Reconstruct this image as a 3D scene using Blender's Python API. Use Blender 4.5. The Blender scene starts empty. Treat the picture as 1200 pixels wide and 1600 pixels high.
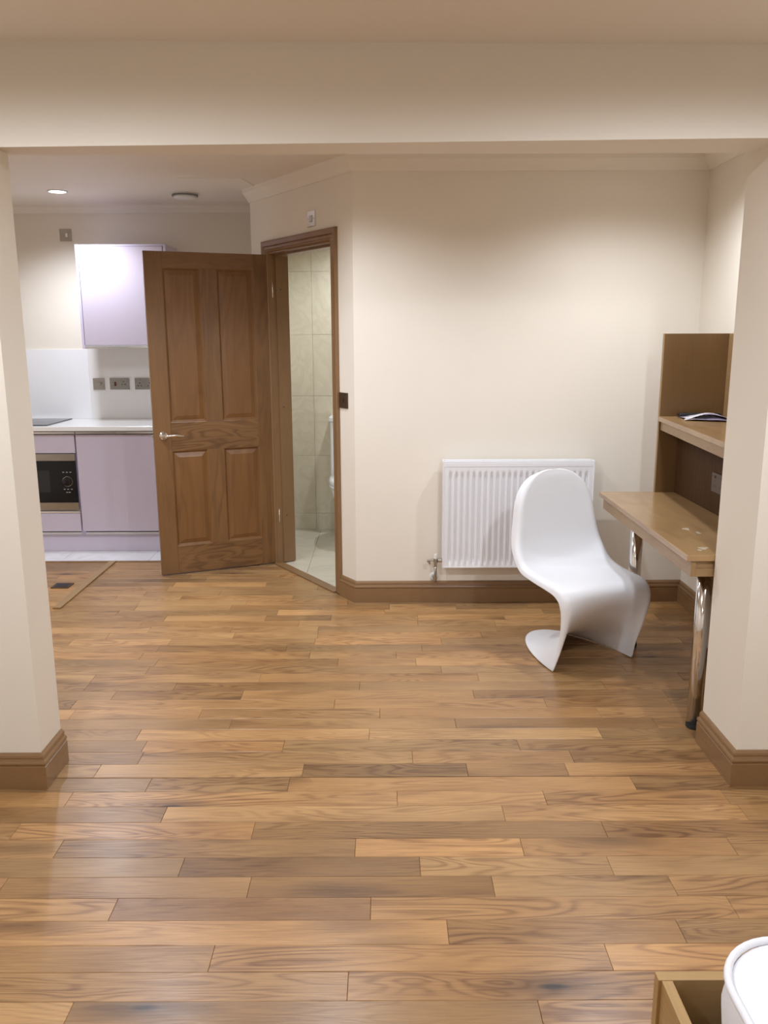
import bpy, bmesh, math, random
from mathutils import Vector, Matrix
random.seed(7)
S = bpy.context.scene
C = S.collection
R = math.radians

# ------------------------------------------------------------------ camera
cam_d = bpy.data.cameras.new('camera'); cam = bpy.data.objects.new('camera', cam_d); C.objects.link(cam)
cam_d.sensor_fit = 'VERTICAL'; cam_d.sensor_height = 24.0; cam_d.sensor_width = 18.0
cam_d.lens = 24.0*1294/1600; cam_d.clip_start = 0.02
_p = math.atan(275/1294); _roll = -0.004
_F = Vector((0, math.cos(_p), -math.sin(_p))); _r = Vector((1, 0, 0)); _u = _r.cross(_F)
_R = _r*math.cos(_roll)+_u*math.sin(_roll); _U = -_r*math.sin(_roll)+_u*math.cos(_roll)
_m = Matrix((_R, _U, -_F)).transposed().to_4x4(); _m.translation = Vector((0, 0, 1.5))
cam.matrix_world = _m
S.camera = cam

# ------------------------------------------------------------------ world, exposure
S.view_settings.view_transform = 'Standard'; S.view_settings.look = 'None'
S.view_settings.gamma = 1.0; S.view_settings.use_curve_mapping = False
S.view_settings.exposure = 0.0
w = bpy.data.worlds.new('world'); S.world = w; w.use_nodes = True
w.node_tree.nodes['Background'].inputs[0].default_value = (0.6, 0.65, 0.75, 1)
w.node_tree.nodes['Background'].inputs[1].default_value = 0.05
ZC = 2.41           # rear ceiling
ZF = 2.315          # front ceiling
WARM = (0.92, 0.985, 1.08); COOL = (0.90, 0.97, 1.10)
# x, y, ceiling z, watts, colour, label
LAMPS = [
 (-2.07, 5.58, ZC, 61, COOL, 'glowing round recessed downlight in the kitchen ceiling, the one in view'),
 (-2.30, 3.80, ZC, 72, WARM, 'recessed downlight of the rear room behind the left pier'),
 (1.18, 3.80, ZC, 44, WARM, 'recessed downlight of the rear room above the desk, behind the beam'),
 (-0.28, 3.82, ZC, 43, WARM, 'recessed downlight in the middle of the rear room, behind the beam'),
 (-1.25, 4.05, ZC, 40, COOL, 'added fill light in front of the open door, built as a ceiling downlight'),  # fill lamp added out of view to brighten the door and kitchen floor
 (0.05, 5.92, ZC, 58, WARM, 'recessed downlight in the bathroom ceiling'),
 (-1.00, 1.38, ZF, 60, WARM, 'recessed downlight of the front room, left and nearer the beam'),
 (0.95, 1.38, ZF, 64, WARM, 'recessed downlight of the front room, right and nearer the beam'),
 (-1.05, -0.75, ZF, 27, WARM, 'recessed downlight of the front room, left and behind the camera'),
 (0.95, -0.75, ZF, 27, WARM, 'recessed downlight of the front room, right and behind the camera'),
]

# ------------------------------------------------------------------ node helpers
def nmat(name):
    m = bpy.data.materials.new(name); m.use_nodes = True
    nt = m.node_tree; b = nt.nodes['Principled BSDF']
    return m, nt, b
def N(nt, t, **kw):
    n = nt.nodes.new(t)
    for k, v in kw.items():
        if k in n.inputs: n.inputs[k].default_value = v
        else: setattr(n, k, v)
    return n
def L(nt, a, b): nt.links.new(a, b)
def math_n(nt, op, a, b=None, c=None, clamp=False):
    n = nt.nodes.new('ShaderNodeMath'); n.operation = op; n.use_clamp = clamp
    for i, v in enumerate((a, b, c)):
        if v is None: continue
        if hasattr(v, 'is_output'): nt.links.new(v, n.inputs[i])
        else: n.inputs[i].default_value = v
    return n.outputs[0]
def mixc(nt, f, a, b, mode='MIX'):
    n = nt.nodes.new('ShaderNodeMix'); n.data_type = 'RGBA'; n.blend_type = mode
    for s, v in ((n.inputs[0], f), (n.inputs[6], a), (n.inputs[7], b)):
        if hasattr(v, 'is_output'): nt.links.new(v, s)
        else: s.default_value = (*v, 1) if isinstance(v, tuple) and len(v) == 3 else v
    return n.outputs[2]
def maprange(nt, v, a, b, c, d):
    n = nt.nodes.new('ShaderNodeMapRange'); nt.links.new(v, n.inputs[0])
    for i, x in enumerate((a, b, c, d)): n.inputs[i+1].default_value = x
    return n.outputs[0]
def bump(nt, b, h, strength, dist=0.002):
    n = nt.nodes.new('ShaderNodeBump'); n.inputs['Strength'].default_value = strength
    n.inputs['Distance'].default_value = dist; nt.links.new(h, n.inputs['Height']); nt.links.new(n.outputs[0], b.inputs['Normal'])
def srgb(r, g, b):
    f = lambda c: (c/255/12.92) if c/255 <= .04045 else ((c/255+.055)/1.055)**2.4
    return (f(r), f(g), f(b))

def simple(name, col, rough=0.5, metal=0.0, coat=0.0, noise=0.0, nscale=8.0, bmp=0.0, bscale=200.0, spec=0.5):
    m, nt, b = nmat(name)
    b.inputs['Roughness'].default_value = rough; b.inputs['Metallic'].default_value = metal
    b.inputs['Coat Weight'].default_value = coat; b.inputs['Specular IOR Level'].default_value = spec
    tc = N(nt, 'ShaderNodeTexCoord')
    nz = N(nt, 'ShaderNodeTexNoise', Scale=nscale, Detail=3.0); L(nt, tc.outputs['Object'], nz.inputs['Vector'])
    f = maprange(nt, nz.outputs['Fac'], .3, .7, 1-noise, 1+noise*0.3)
    vm = nt.nodes.new('ShaderNodeVectorMath'); vm.operation = 'SCALE'; vm.inputs[0].default_value = col; L(nt, f, vm.inputs['Scale'])
    L(nt, vm.outputs[0], b.inputs['Base Color'])
    if bmp:
        n2 = N(nt, 'ShaderNodeTexNoise', Scale=bscale, Detail=2.0); L(nt, tc.outputs['Object'], n2.inputs['Vector'])
        bump(nt, b, n2.outputs['Fac'], bmp, 0.001)
    return m

def wood(name, light, dark, axis='X', rough=0.35, ring=30.0, fib=0.5, tint=False, knots=False, coat=0.0, bumps=0.1, cross=9.0, along=1.2, ringamt=0.8):
    """oak: rings from a stretched noise, fibres, optional knots; grain runs along `axis` of the object"""
    m, nt, b = nmat(name)
    tc = N(nt, 'ShaderNodeTexCoord'); oi = N(nt, 'ShaderNodeObjectInfo')
    sep = N(nt, 'ShaderNodeSeparateXYZ'); L(nt, tc.outputs['Object'], sep.inputs[0])
    a = {'X': 0, 'Y': 1, 'Z': 2}[axis]; o = [i for i in range(3) if i != a]
    off = math_n(nt, 'MULTIPLY', oi.outputs['Random'], 37.0)
    A = math_n(nt, 'ADD', sep.outputs[a], off)
    B = math_n(nt, 'ADD', sep.outputs[o[0]], math_n(nt, 'MULTIPLY', oi.outputs['Random'], 11.0)); D = sep.outputs[o[1]]
    def vec(sa, sb, sd):
        c = N(nt, 'ShaderNodeCombineXYZ')
        L(nt, math_n(nt, 'MULTIPLY', A, sa), c.inputs[0]); L(nt, math_n(nt, 'MULTIPLY', B, sb), c.inputs[1]); L(nt, math_n(nt, 'MULTIPLY', D, sd), c.inputs[2])
        return c.outputs[0]
    n1 = N(nt, 'ShaderNodeTexNoise', Scale=1.0, Detail=2.0, Roughness=0.5, Distortion=0.5); L(nt, vec(along, cross, cross), n1.inputs['Vector'])
    rg = math_n(nt, 'SINE', math_n(nt, 'MULTIPLY', n1.outputs['Fac'], ring*2.2))
    rg = maprange(nt, rg, -1, 1, 0, 1); rg = math_n(nt, 'POWER', rg, 2.2)
    n2 = N(nt, 'ShaderNodeTexNoise', Scale=1.0, Detail=1.0); L(nt, vec(along*0.9, cross*0.35, cross*0.35), n2.inputs['Vector'])
    amt = maprange(nt, n2.outputs['Fac'], .38, .60, 0.10, 1.0)
    n3 = N(nt, 'ShaderNodeTexNoise', Scale=1.0, Detail=3.0, Roughness=0.65); L(nt, vec(7, 190, 190), n3.inputs['Vector'])
    fb = maprange(nt, n3.outputs['Fac'], .35, .7, 0, 1)
    n4 = N(nt, 'ShaderNodeTexNoise', Scale=1.0, Detail=3.0); L(nt, vec(1.6, 7, 7), n4.inputs['Vector'])
    bl = maprange(nt, n4.outputs['Fac'], .35, .7, 0, 1)
    f = math_n(nt, 'ADD', math_n(nt, 'MULTIPLY', math_n(nt, 'MULTIPLY', rg, amt), ringamt*0.5), math_n(nt, 'MULTIPLY', fb, fib*0.5))
    f = math_n(nt, 'ADD', f, math_n(nt, 'MULTIPLY', bl, 0.42 if tint else 0.30), clamp=True)
    col = mixc(nt, f, light, dark)
    if knots:
        vo = N(nt, 'ShaderNodeTexVoronoi', Scale=1.0, Randomness=1.0); L(nt, vec(1.7, 6.5, 0.0), vo.inputs['Vector'])
        sc = N(nt, 'ShaderNodeSeparateColor'); L(nt, vo.outputs['Color'], sc.inputs[0])
        on = math_n(nt, 'GREATER_THAN', sc.outputs[0], 0.38)
        k1 = maprange(nt, vo.outputs['Distance'], 0.045, 0.085, 1, 0)
        k2 = maprange(nt, vo.outputs['Distance'], 0.06, 0.36, 0.75, 0)
        col = mixc(nt, math_n(nt, 'MULTIPLY', k2, on), col, tuple(x*0.55 for x in dark))
        col = mixc(nt, math_n(nt, 'MULTIPLY', k1, on), col, (0.025, 0.014, 0.008))
    if tint:
        col = mixc(nt, 1.0, col, oi.outputs['Color'], 'MULTIPLY')
    L(nt, col, b.inputs['Base Color'])
    L(nt, maprange(nt, fb, 0, 1, rough*0.9, rough*1.15), b.inputs['Roughness'])
    b.inputs['Coat Weight'].default_value = coat; b.inputs['Coat Roughness'].default_value = 0.24
    bump(nt, b, math_n(nt, 'ADD', fb, math_n(nt, 'MULTIPLY', n4.outputs['Fac'], 1.5)), bumps, 0.0006)
    return m

M = {}
M['paint'] = simple('cream_paint', (0.84, 0.775, 0.675), 0.62, noise=0.03, nscale=1.5, bmp=0.12, bscale=120)
M['ceil'] = simple('ceiling_paint', (0.84, 0.77, 0.68), 0.7, noise=0.02, nscale=1.2, bmp=0.1, bscale=60)
M['floor'] = wood('oak_floor', (0.50, 0.285, 0.115), (0.18, 0.080, 0.028), 'X', 0.33, ring=42, tint=True, knots=True, fib=0.66, coat=0.22, bumps=0.3, cross=9.5, along=1.3, ringamt=0.9)
M['sub'] = simple('subfloor', (0.06, 0.035, 0.018), 0.8, noise=0.2)
M['skirt'] = wood('stained_skirting', (0.26, 0.147, 0.065), (0.19, 0.10, 0.043), 'X', 0.30, ring=14, fib=0.35, ringamt=0.3, coat=0.3)
M['skirtY'] = wood('stained_skirting_y', (0.26, 0.147, 0.065), (0.19, 0.10, 0.043), 'Y', 0.30, ring=14, fib=0.35, ringamt=0.3, coat=0.3)
M['frame'] = wood('stained_frame', (0.26, 0.147, 0.066), (0.18, 0.098, 0.042), 'Z', 0.35, ring=14, fib=0.4, ringamt=0.35, coat=0.15)
M['doorV'] = wood('oak_veneer_upright', (0.225, 0.112, 0.040), (0.085, 0.036, 0.011), 'Z', 0.33, ring=24, fib=0.5, ringamt=0.7, coat=0.2, cross=7, along=0.9)
M['doorP'] = wood('oak_veneer_panel', (0.225, 0.105, 0.033), (0.125, 0.052, 0.015), 'Z', 0.33, ring=24, fib=0.55, ringamt=0.6, coat=0.15, cross=5, along=0.7)
M['doorH'] = wood('oak_veneer_level', (0.235, 0.118, 0.043), (0.080, 0.034, 0.010), 'X', 0.33, ring=26, fib=0.5, ringamt=0.9, coat=0.2, cross=10, along=2.0)
M['desk'] = wood('varnished_desk_oak', (0.46, 0.29, 0.135), (0.25, 0.135, 0.055), 'Y', 0.22, ring=12, fib=0.4, ringamt=0.5, coat=0.3, cross=5, along=1.5)
M['hutch'] = wood('oak_panel_upright', (0.175, 0.095, 0.034), (0.105, 0.052, 0.017), 'Z', 0.40, ring=9, fib=0.4, ringamt=0.3, cross=4, along=1.0)
M['darkpanel'] = wood('dark_brown_panel', (0.080, 0.038, 0.014), (0.045, 0.021, 0.008), 'Z', 0.6, ring=9, fib=0.3, ringamt=0.2)  # much darker brown than the other hutch wood, for the lower panel
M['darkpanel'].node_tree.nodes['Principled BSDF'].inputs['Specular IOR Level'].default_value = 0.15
M['apron'] = wood('oak_apron', (0.37, 0.235, 0.11), (0.26, 0.15, 0.065), 'Y', 0.35, ring=9, fib=0.5, ringamt=0.3)
M['boxwood'] = wood('oak_box_board', (0.45, 0.28, 0.11), (0.32, 0.185, 0.065), 'X', 0.45, ring=9, fib=0.45, ringamt=0.3)
M['boxwoodY'] = wood('oak_box_board_y', (0.45, 0.28, 0.11), (0.32, 0.185, 0.065), 'Y', 0.45, ring=9, fib=0.45, ringamt=0.3)
M['white'] = simple('white_enamel', (0.86, 0.86, 0.89), 0.28, coat=0.3, noise=0.01)
M['chair'] = simple('white_moulded_plastic', (0.87, 0.88, 0.91), 0.40, noise=0.015, nscale=3, bmp=0.05, bscale=500)
M['whitep'] = simple('white_plastic', (0.78, 0.77, 0.74), 0.4)
M['fabric'] = simple('white_fabric', (0.86, 0.86, 0.90), 0.85, noise=0.02, bmp=0.35, bscale=350)
M['chrome'] = simple('chrome', (0.78, 0.77, 0.76), 0.10, metal=1.0)
M['steel'] = simple('brushed_steel', (0.46, 0.43, 0.38), 0.30, metal=1.0, noise=0.05, nscale=30)
M['plate'] = simple('satin_chrome_plate', (0.50, 0.48, 0.46), 0.25, metal=1.0)
M['alu'] = simple('aluminium_profile', (0.86, 0.85, 0.84), 0.22, metal=0.75)
M['dark'] = simple('black_plastic', (0.02, 0.02, 0.021), 0.35)
M['bronze'] = simple('dark_bronze_plate', (0.11, 0.07, 0.045), 0.3, metal=0.7)
M['lilac'] = simple('lilac_gloss', (0.60, 0.53, 0.62), 0.22, coat=0.4, noise=0.01)
M['lilac_side'] = simple('lilac_carcass_edge', (0.62, 0.56, 0.72), 0.25)
M['quartz'] = simple('white_worktop', (0.86, 0.85, 0.83), 0.15, coat=0.3, noise=0.02, nscale=60)
M['splash'] = simple('white_splashback', (0.86, 0.86, 0.88), 0.12, coat=0.5)
M['upstand'] = simple('white_upstand', (0.80, 0.77, 0.75), 0.3)
M['blackglass'] = simple('black_glass', (0.010, 0.010, 0.011), 0.08, coat=0.0, spec=0.35)
M['windowglass'] = simple('dark_window_glass', (0.03, 0.029, 0.028), 0.15, spec=0.35)
M['print'] = simple('pale_print', (0.42, 0.42, 0.42), 0.5)
M['ceramic'] = simple('white_ceramic', (0.86, 0.88, 0.90), 0.12, coat=0.6)
M['boxmark'] = simple('pale_paint_smear', (0.55, 0.45, 0.32), 0.5, noise=0.4, nscale=60)
M['duskplate'] = simple('brown_socket_plate', (0.11, 0.075, 0.055), 0.5)
M['rubber'] = simple('black_rubber', (0.02, 0.02, 0.02), 0.7)
M['grey_ring'] = simple('grey_vent_slots', (0.20, 0.19, 0.18), 0.6)
M['red'] = simple('dark_red_rocker', (0.10, 0.012, 0.012), 0.3)
def marble(name, c1, c2, rough, bmp=0.0, sc=3.0):
    m, nt, b = nmat(name)
    tc = N(nt, 'ShaderNodeTexCoord'); oi = N(nt, 'ShaderNodeObjectInfo')
    va = nt.nodes.new('ShaderNodeVectorMath'); va.operation = 'ADD'; L(nt, tc.outputs['Object'], va.inputs[0])
    cx = N(nt, 'ShaderNodeCombineXYZ'); L(nt, math_n(nt, 'MULTIPLY', oi.outputs['Random'], 20.0), cx.inputs[0]); L(nt, cx.outputs[0], va.inputs[1])
    nz = N(nt, 'ShaderNodeTexNoise', Scale=sc, Detail=6.0, Distortion=1.8); L(nt, va.outputs[0], nz.inputs['Vector'])
    v = math_n(nt, 'ABSOLUTE', math_n(nt, 'SUBTRACT', nz.outputs['Fac'], 0.5))
    f = maprange(nt, v, 0.0, 0.10, 1, 0)
    L(nt, mixc(nt, f, c1, c2), b.inputs['Base Color']); b.inputs['Roughness'].default_value = rough
    if bmp: bump(nt, b, nz.outputs['Fac'], bmp, 0.02)
    return m
M['tile'] = marble('cream_stone_tile', (0.70, 0.64, 0.50), (0.655, 0.595, 0.455), 0.22, 0.25, 5.0)
M['ftile'] = marble('pale_floor_tile', (0.62, 0.565, 0.45), (0.58, 0.53, 0.42), 0.25, 0.05, 3.0)
M['ktile'] = marble('white_marble_tile', (0.84, 0.83, 0.84), (0.76, 0.75, 0.76), 0.15, 0.0, 3.0)
M['grout'] = simple('grout', (0.58, 0.53, 0.42), 0.8)
def emis(name, col, s):
    m, nt, b = nmat(name); b.inputs['Emission Color'].default_value = (*col, 1); b.inputs['Emission Strength'].default_value = s
    b.inputs['Base Color'].default_value = (0.9, 0.9, 0.9, 1); return m
M['lens'] = emis('lamp_lens', (1, 0.96, 0.93), 14)
def leaflet_mat():
    m, nt, b = nmat('printed_leaflet'); tc = N(nt, 'ShaderNodeTexCoord')
    nz = N(nt, 'ShaderNodeTexNoise', Scale=7.0, Detail=1.0); L(nt, tc.outputs['Object'], nz.inputs['Vector'])
    f = math_n(nt, 'GREATER_THAN', nz.outputs['Fac'], 0.57)
    L(nt, mixc(nt, f, (0.88, 0.86, 0.92), (0.30, 0.26, 0.38)), b.inputs['Base Color']); b.inputs['Roughness'].default_value = 0.3
    return m
M['leaflet'] = leaflet_mat()

# ------------------------------------------------------------------ mesh helpers
def link(name, bm, mat, parent=None, loc=None, smooth=False, kind=None):
    me = bpy.data.meshes.new(name); bm.normal_update(); bm.to_mesh(me); bm.free()
    if isinstance(mat, str): mat = M[mat]
    me.materials.append(mat)
    if smooth:
        for p in me.polygons: p.use_smooth = True
    o = bpy.data.objects.new(name, me); C.objects.link(o)
    if loc: o.location = loc
    if parent is not None: o.parent = parent
    if kind: o['kind'] = kind
    return o
def empty(name, loc=(0, 0, 0), rz=0.0):
    o = bpy.data.objects.new(name, None); C.objects.link(o); o.location = loc; o.rotation_euler = (0, 0, rz)
    o.empty_display_size = 0.05
    return o
def tag(o, label, cat, group=None):
    o['label'] = label; o['category'] = cat
    if group: o['group'] = group
    return o
def struct(o, label=None):
    o['kind'] = 'structure'
    if label: o['label'] = label
    return o
def box(bm, x0, x1, y0, y1, z0, z1, bev=0.0, seg=2):
    t = bmesh.new(); bmesh.ops.create_cube(t, size=1.0)
    for v in t.verts: v.co = Vector(((x0+x1)/2+v.co.x*(x1-x0), (y0+y1)/2+v.co.y*(y1-y0), (z0+z1)/2+v.co.z*(z1-z0)))
    if bev > 0: bmesh.ops.bevel(t, geom=list(t.edges), offset=bev, segments=seg, affect='EDGES', profile=0.5)
    merge(bm, t)
def merge(bm, t, mat=None):
    if mat is not None: t.transform(mat)
    m = {}
    for v in t.verts: m[v] = bm.verts.new(v.co)
    for f in t.faces:
        try: bm.faces.new([m[v] for v in f.verts])
        except ValueError: pass
    t.free()
def cyl(bm, r, z0, z1, x=0, y=0, n=32, r2=None, bev=0.0, mat=None):
    t = bmesh.new(); bmesh.ops.create_cone(t, cap_ends=True, segments=n, radius1=r, radius2=r if r2 is None else r2, depth=z1-z0)
    bmesh.ops.translate(t, vec=(x, y, (z0+z1)/2), verts=t.verts)
    if bev: bmesh.ops.bevel(t, geom=[e for e in t.edges if len(e.link_faces) == 2 and any(len(f.verts) > 4 for f in e.link_faces)], offset=bev, segments=2, affect='EDGES')
    merge(bm, t, mat)
def prism(bm, pts, z0, z1):
    """pts: xy polygon"""
    lo = [bm.verts.new((x, y, z0)) for x, y in pts]; hi = [bm.verts.new((x, y, z1)) for x, y in pts]
    n = len(pts); bm.faces.new(lo[::-1]); bm.faces.new(hi)
    for i in range(n): bm.faces.new((lo[i], lo[(i+1) % n], hi[(i+1) % n], hi[i]))
    bmesh.ops.recalc_face_normals(bm, faces=bm.faces)
def lathe(bm, prof, n=32, mat=None):
    t = bmesh.new(); rings = []
    for r, z in prof:
        if r < 1e-6: rings.append([t.verts.new((0, 0, z))])
        else: rings.append([t.verts.new((r*math.cos(2*math.pi*i/n), r*math.sin(2*math.pi*i/n), z)) for i in range(n)])
    for a, b in zip(rings, rings[1:]):
        for i in range(n):
            j = (i+1) % n
            if len(a) == 1 and len(b) > 1: t.faces.new((a[0], b[j], b[i]))
            elif len(b) == 1 and len(a) > 1: t.faces.new((a[i], a[j], b[0]))
            elif len(a) > 1: t.faces.new((a[i], a[j], b[j], b[i]))
    bmesh.ops.recalc_face_normals(t, faces=t.faces)
    merge(bm, t, mat)
def tube(bm, pts, r, n=12):
    pts = [Vector(p) for p in pts]; rings = []
    up = Vector((0, 0, 1))
    for i, p in enumerate(pts):
        d = (pts[min(i+1, len(pts)-1)]-pts[max(i-1, 0)]).normalized()
        a = d.cross(up if abs(d.z) < .95 else Vector((1, 0, 0))).normalized(); b = d.cross(a)
        rr = r[i] if isinstance(r, (list, tuple)) else r
        rings.append([bm.verts.new(p+a*rr*math.cos(2*math.pi*k/n)+b*rr*math.sin(2*math.pi*k/n)) for k in range(n)])
    for a, b in zip(rings, rings[1:]):
        for k in range(n): bm.faces.new((a[k], a[(k+1) % n], b[(k+1) % n], b[k]))
    bm.faces.new(rings[0][::-1]); bm.faces.new(rings[-1])
    bmesh.ops.recalc_face_normals(bm, faces=bm.faces)
def sweep(path, prof, e1=Vector((1, 0, 0)), e2=Vector((0, 1, 0)), e3=Vector((0, 0, 1)), org=Vector((0, 0, 0)), side=1):
    """mitred sweep of prof (o, h) along a flat path; o goes to the `side` of the path, h along e3"""
    bm = bmesh.new(); n = len(path); P = [Vector(p) for p in path]; cols = []
    for i in range(n):
        ds = []
        if i > 0: ds.append((P[i]-P[i-1]).normalized())
        if i < n-1: ds.append((P[i+1]-P[i]).normalized())
        ns = [Vector((-d.y, d.x))*side for d in ds]
        if len(ns) == 2:
            m = (ns[0]+ns[1]).normalized(); m = m/max(0.2, m.dot(ns[0]))
        else: m = ns[0]
        cols.append([bm.verts.new(org+e1*(P[i].x+m.x*o)+e2*(P[i].y+m.y*o)+e3*h) for o, h in prof])
    for a, b in zip(cols, cols[1:]):
        for k in range(len(prof)):
            j = (k+1) % len(prof); bm.faces.new((a[k], a[j], b[j], b[k]))
    bm.faces.new(cols[0]); bm.faces.new(cols[-1][::-1])
    bmesh.ops.recalc_face_normals(bm, faces=bm.faces)
    return bm
def grid(nu, nv, fn):
    bm = bmesh.new(); V = [[bm.verts.new(fn(i/(nu-1), j/(nv-1))) for j in range(nv)] for i in range(nu)]
    for i in range(nu-1):
        for j in range(nv-1): bm.faces.new((V[i][j], V[i+1][j], V[i+1][j+1], V[i][j+1]))
    return bm
def bx(name, mat, dims, parent=None, bev=0.0, smooth=False):
    """box object with its own origin at its centre"""
    x0, x1, y0, y1, z0, z1 = dims; c = ((x0+x1)/2, (y0+y1)/2, (z0+z1)/2)
    bm = bmesh.new(); box(bm, x0-c[0], x1-c[0], y0-c[1], y1-c[1], z0-c[2], z1-c[2], bev)
    return link(name, bm, mat, parent, c, smooth)

# ------------------------------------------------------------------ layout constants
XP_L, XP_R = -1.165, 1.19       # inner faces of the two piers
YB = 2.575                       # front face of piers and beam
XR = 1.70                        # right wall of rear room
YW = 4.57                        # back wall behind the radiator
YK = 6.22                        # kitchen back wall
P0 = Vector((-0.16, 4.57, 0)); DU = Vector((-0.56, 0.83, 0)).normalized(); DN = Vector((-0.83, -0.56, 0)).normalized(); EZ = Vector((0, 0, 1))
TEND = 1.235                     # far end of the slanting wall
def dg(t, n=0.0, z=0.0): return P0+DU*t+DN*n+EZ*z
PE = dg(TEND)                    # corner with kitchen side wall
XK = PE.x

# ------------------------------------------------------------------ room shell
def sbox(name, mat, dims): return struct(bx(name, mat, dims))
b = bmesh.new(); box(b, -3.3, 2.5, -1.8, 6.6, -0.06, -0.011); floor = struct(link('floor', b, 'sub'))
# piers and beam
sbox('wall_left_pier', 'paint', (-2.5, XP_L, YB, 2.75, 0, 2.06))
sbox('wall_right_pier', 'paint', (XP_R, 2.5, YB, 2.875, 0, 2.07))
b = bmesh.new()
zl, zr = 2.040, 2.060
prs = [(-3.3, YB, 2.025), (2.5, YB, 2.068), (2.5, 2.875, 2.075), (-3.3, 2.73, 2.055)]
lo = [b.verts.new(p) for p in prs]; hi = [b.verts.new((p[0], p[1], 2.60)) for p in prs]
b.faces.new(lo[::-1]); b.faces.new(hi)
for i in range(4): b.faces.new((lo[i], lo[(i+1) % 4], hi[(i+1) % 4], hi[i]))
bmesh.ops.recalc_face_normals(b, faces=b.faces)
struct(link('wall_beam', b, 'paint'), 'deep cream beam across the opening between the two rooms')
# front room
sbox('wall_front_left', 'paint', (-2.5, -2.4, -1.8, YB, 0, 2.5))
sbox('wall_front_right', 'paint', (2.4, 2.5, -1.8, YB, 0, 2.5))
sbox('wall_front_back', 'paint', (-2.5, 2.5, -1.9, -1.8, 0, 2.5))
b = bmesh.new()
v = [b.verts.new(p) for p in [(-2.5, -1.8, 2.335), (2.5, -1.8, 2.295), (2.5, YB, 2.295), (-2.5, YB, 2.335)]]
v2 = [b.verts.new((p.co.x, p.co.y, 2.5)) for p in v]
b.faces.new(v[::-1]); b.faces.new(v2)
for i in range(4): b.faces.new((v[i], v[(i+1) % 4], v2[(i+1) % 4], v2[i]))
bmesh.ops.recalc_face_normals(b, faces=b.faces)
struct(link('ceiling_front', b, 'ceil'))
# rear room
b = bmesh.new(); box(b, -3.3, 2.5, 2.70, 6.6, ZC, 2.6); ceil_r = struct(link('ceiling', b, 'ceil'))
sbox('wall_right', 'paint', (XR, XR+0.1, 2.875, YW+0.12, 0, ZC))
sbox('wall_left', 'paint', (-3.3, -3.2, 2.6, 6.4, 0, ZC))
sbox('wall_kitchen', 'paint', (-3.3, XK+0.1, YK, YK+0.18, 0, ZC))
sbox('wall_kitchen_side', 'paint', (XK, XK+0.08, PE.y+0.06, YK, 0, ZC))
b = bmesh.new(); prism(b, [(P0.x, P0.y), (XR, YW), (XR, YW+0.13), (0.10, YW+0.13), tuple((dg(0.0, -0.13)+DU*(-0.02)).xy)], 0, ZC)
struct(link('wall_back', b, 'paint'))
def dprism(bm, t0, t1, n0, n1, z0, z1): prism(bm, [tuple(dg(t0, n0).xy), tuple(dg(t1, n0).xy), tuple(dg(t1, n1).xy), tuple(dg(t0, n1).xy)], z0, z1)
TA, TB, ZT = 0.200, 1.018, 2.02
b = bmesh.new(); dprism(b, 0, TA, 0, -0.13, 0, ZC); dprism(b, TB, TEND, 0, -0.13, 0, ZC); dprism(b, TA, TB, 0, -0.13, ZT, ZC)
struct(link('wall_diagonal', b, 'paint'), 'short slanting cream wall with the bathroom doorway in it')
# bathroom shell
wb = sbox('wall_bathroom_back', 'grout', (XK+0.08, 1.1, 6.412, 6.5, 0, ZC))
sbox('wall_bathroom_right', 'tile', (1.0, 1.1, YW+0.13, 6.412, 0, ZC))
sbox('wall_bathroom_left', 'tile', (XK+0.08, XK+0.10, 5.72, 6.412, 0, ZC))
# one stone tile object, copied
def tile_src(name, w_, h_, t_, mat, bev=0.0015):
    bm = bmesh.new(); box(bm, -w_/2, w_/2, -t_/2, t_/2, -h_/2, h_/2, bev, 1); return link(name, bm, mat)
src = None
gz = [-0.328, 0.132, 0.592, 1.052, 1.512, 1.972, 2.432]
for i in range(6):
    z0, z1 = max(gz[i], 0.0), min(gz[i+1], ZC)
    for k in range(-1, 5):
        xa = max(-0.535+0.3*k, XK+0.10); xb = -0.535+0.3*(k+1)
        if xb-xa < 0.03: continue
        t = bx('tile', 'tile', (xa+.0006, xb-.0006, 6.402+random.uniform(-.0008, .0008), 6.412, z0+.0006, z1-.0006), wb, 0.0012)
        t.location = Vector(t.location)-Vector(wb.location)
bf = struct(link('floor_bathroom', (lambda q: (prism(q, [tuple(dg(0.0, -0.06).xy), (0.99, YW+0.06), (0.99, 6.41), (XK+0.1, 6.41), tuple(dg(TEND, -0.06).xy)], -0.0105, -0.006), q)[1])(bmesh.new()), 'grout'))
ty = 4.66
for i in range(6):
    for k in range(6):
        xa, xb = -0.80+0.3*k, -0.50+0.3*k; ya, yb = ty+0.3*i, ty+0.3*(i+1)
        # keep tiles that lie wholly behind the wall line; clip the cut ones to a polygon
        poly = [Vector((xa+.001, ya+.001)), Vector((xb-.001, ya+.001)), Vector((xb-.001, yb-.001)), Vector((xa+.001, yb-.001))]
        out = []
        for j in range(4):
            p, q = poly[j], poly[(j+1) % 4]
            dp = -(Vector((p.x, p.y, 0))-P0).dot(DN)-0.035; dq = -(Vector((q.x, q.y, 0))-P0).dot(DN)-0.035
            if dp >= 0: out.append(p)
            if dp*dq < 0: out.append(p+(q-p)*(dp/(dp-dq)))
        if len(out) < 3 or xa > 0.9: continue
        c = sum(out, Vector((0, 0)))/len(out)
        bm = bmesh.new(); prism(bm, [(p.x-c.x, p.y-c.y) for p in out], -0.006, 0.001)
        link('tile', bm, 'ftile', bf, (c.x, c.y, 0))
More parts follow.
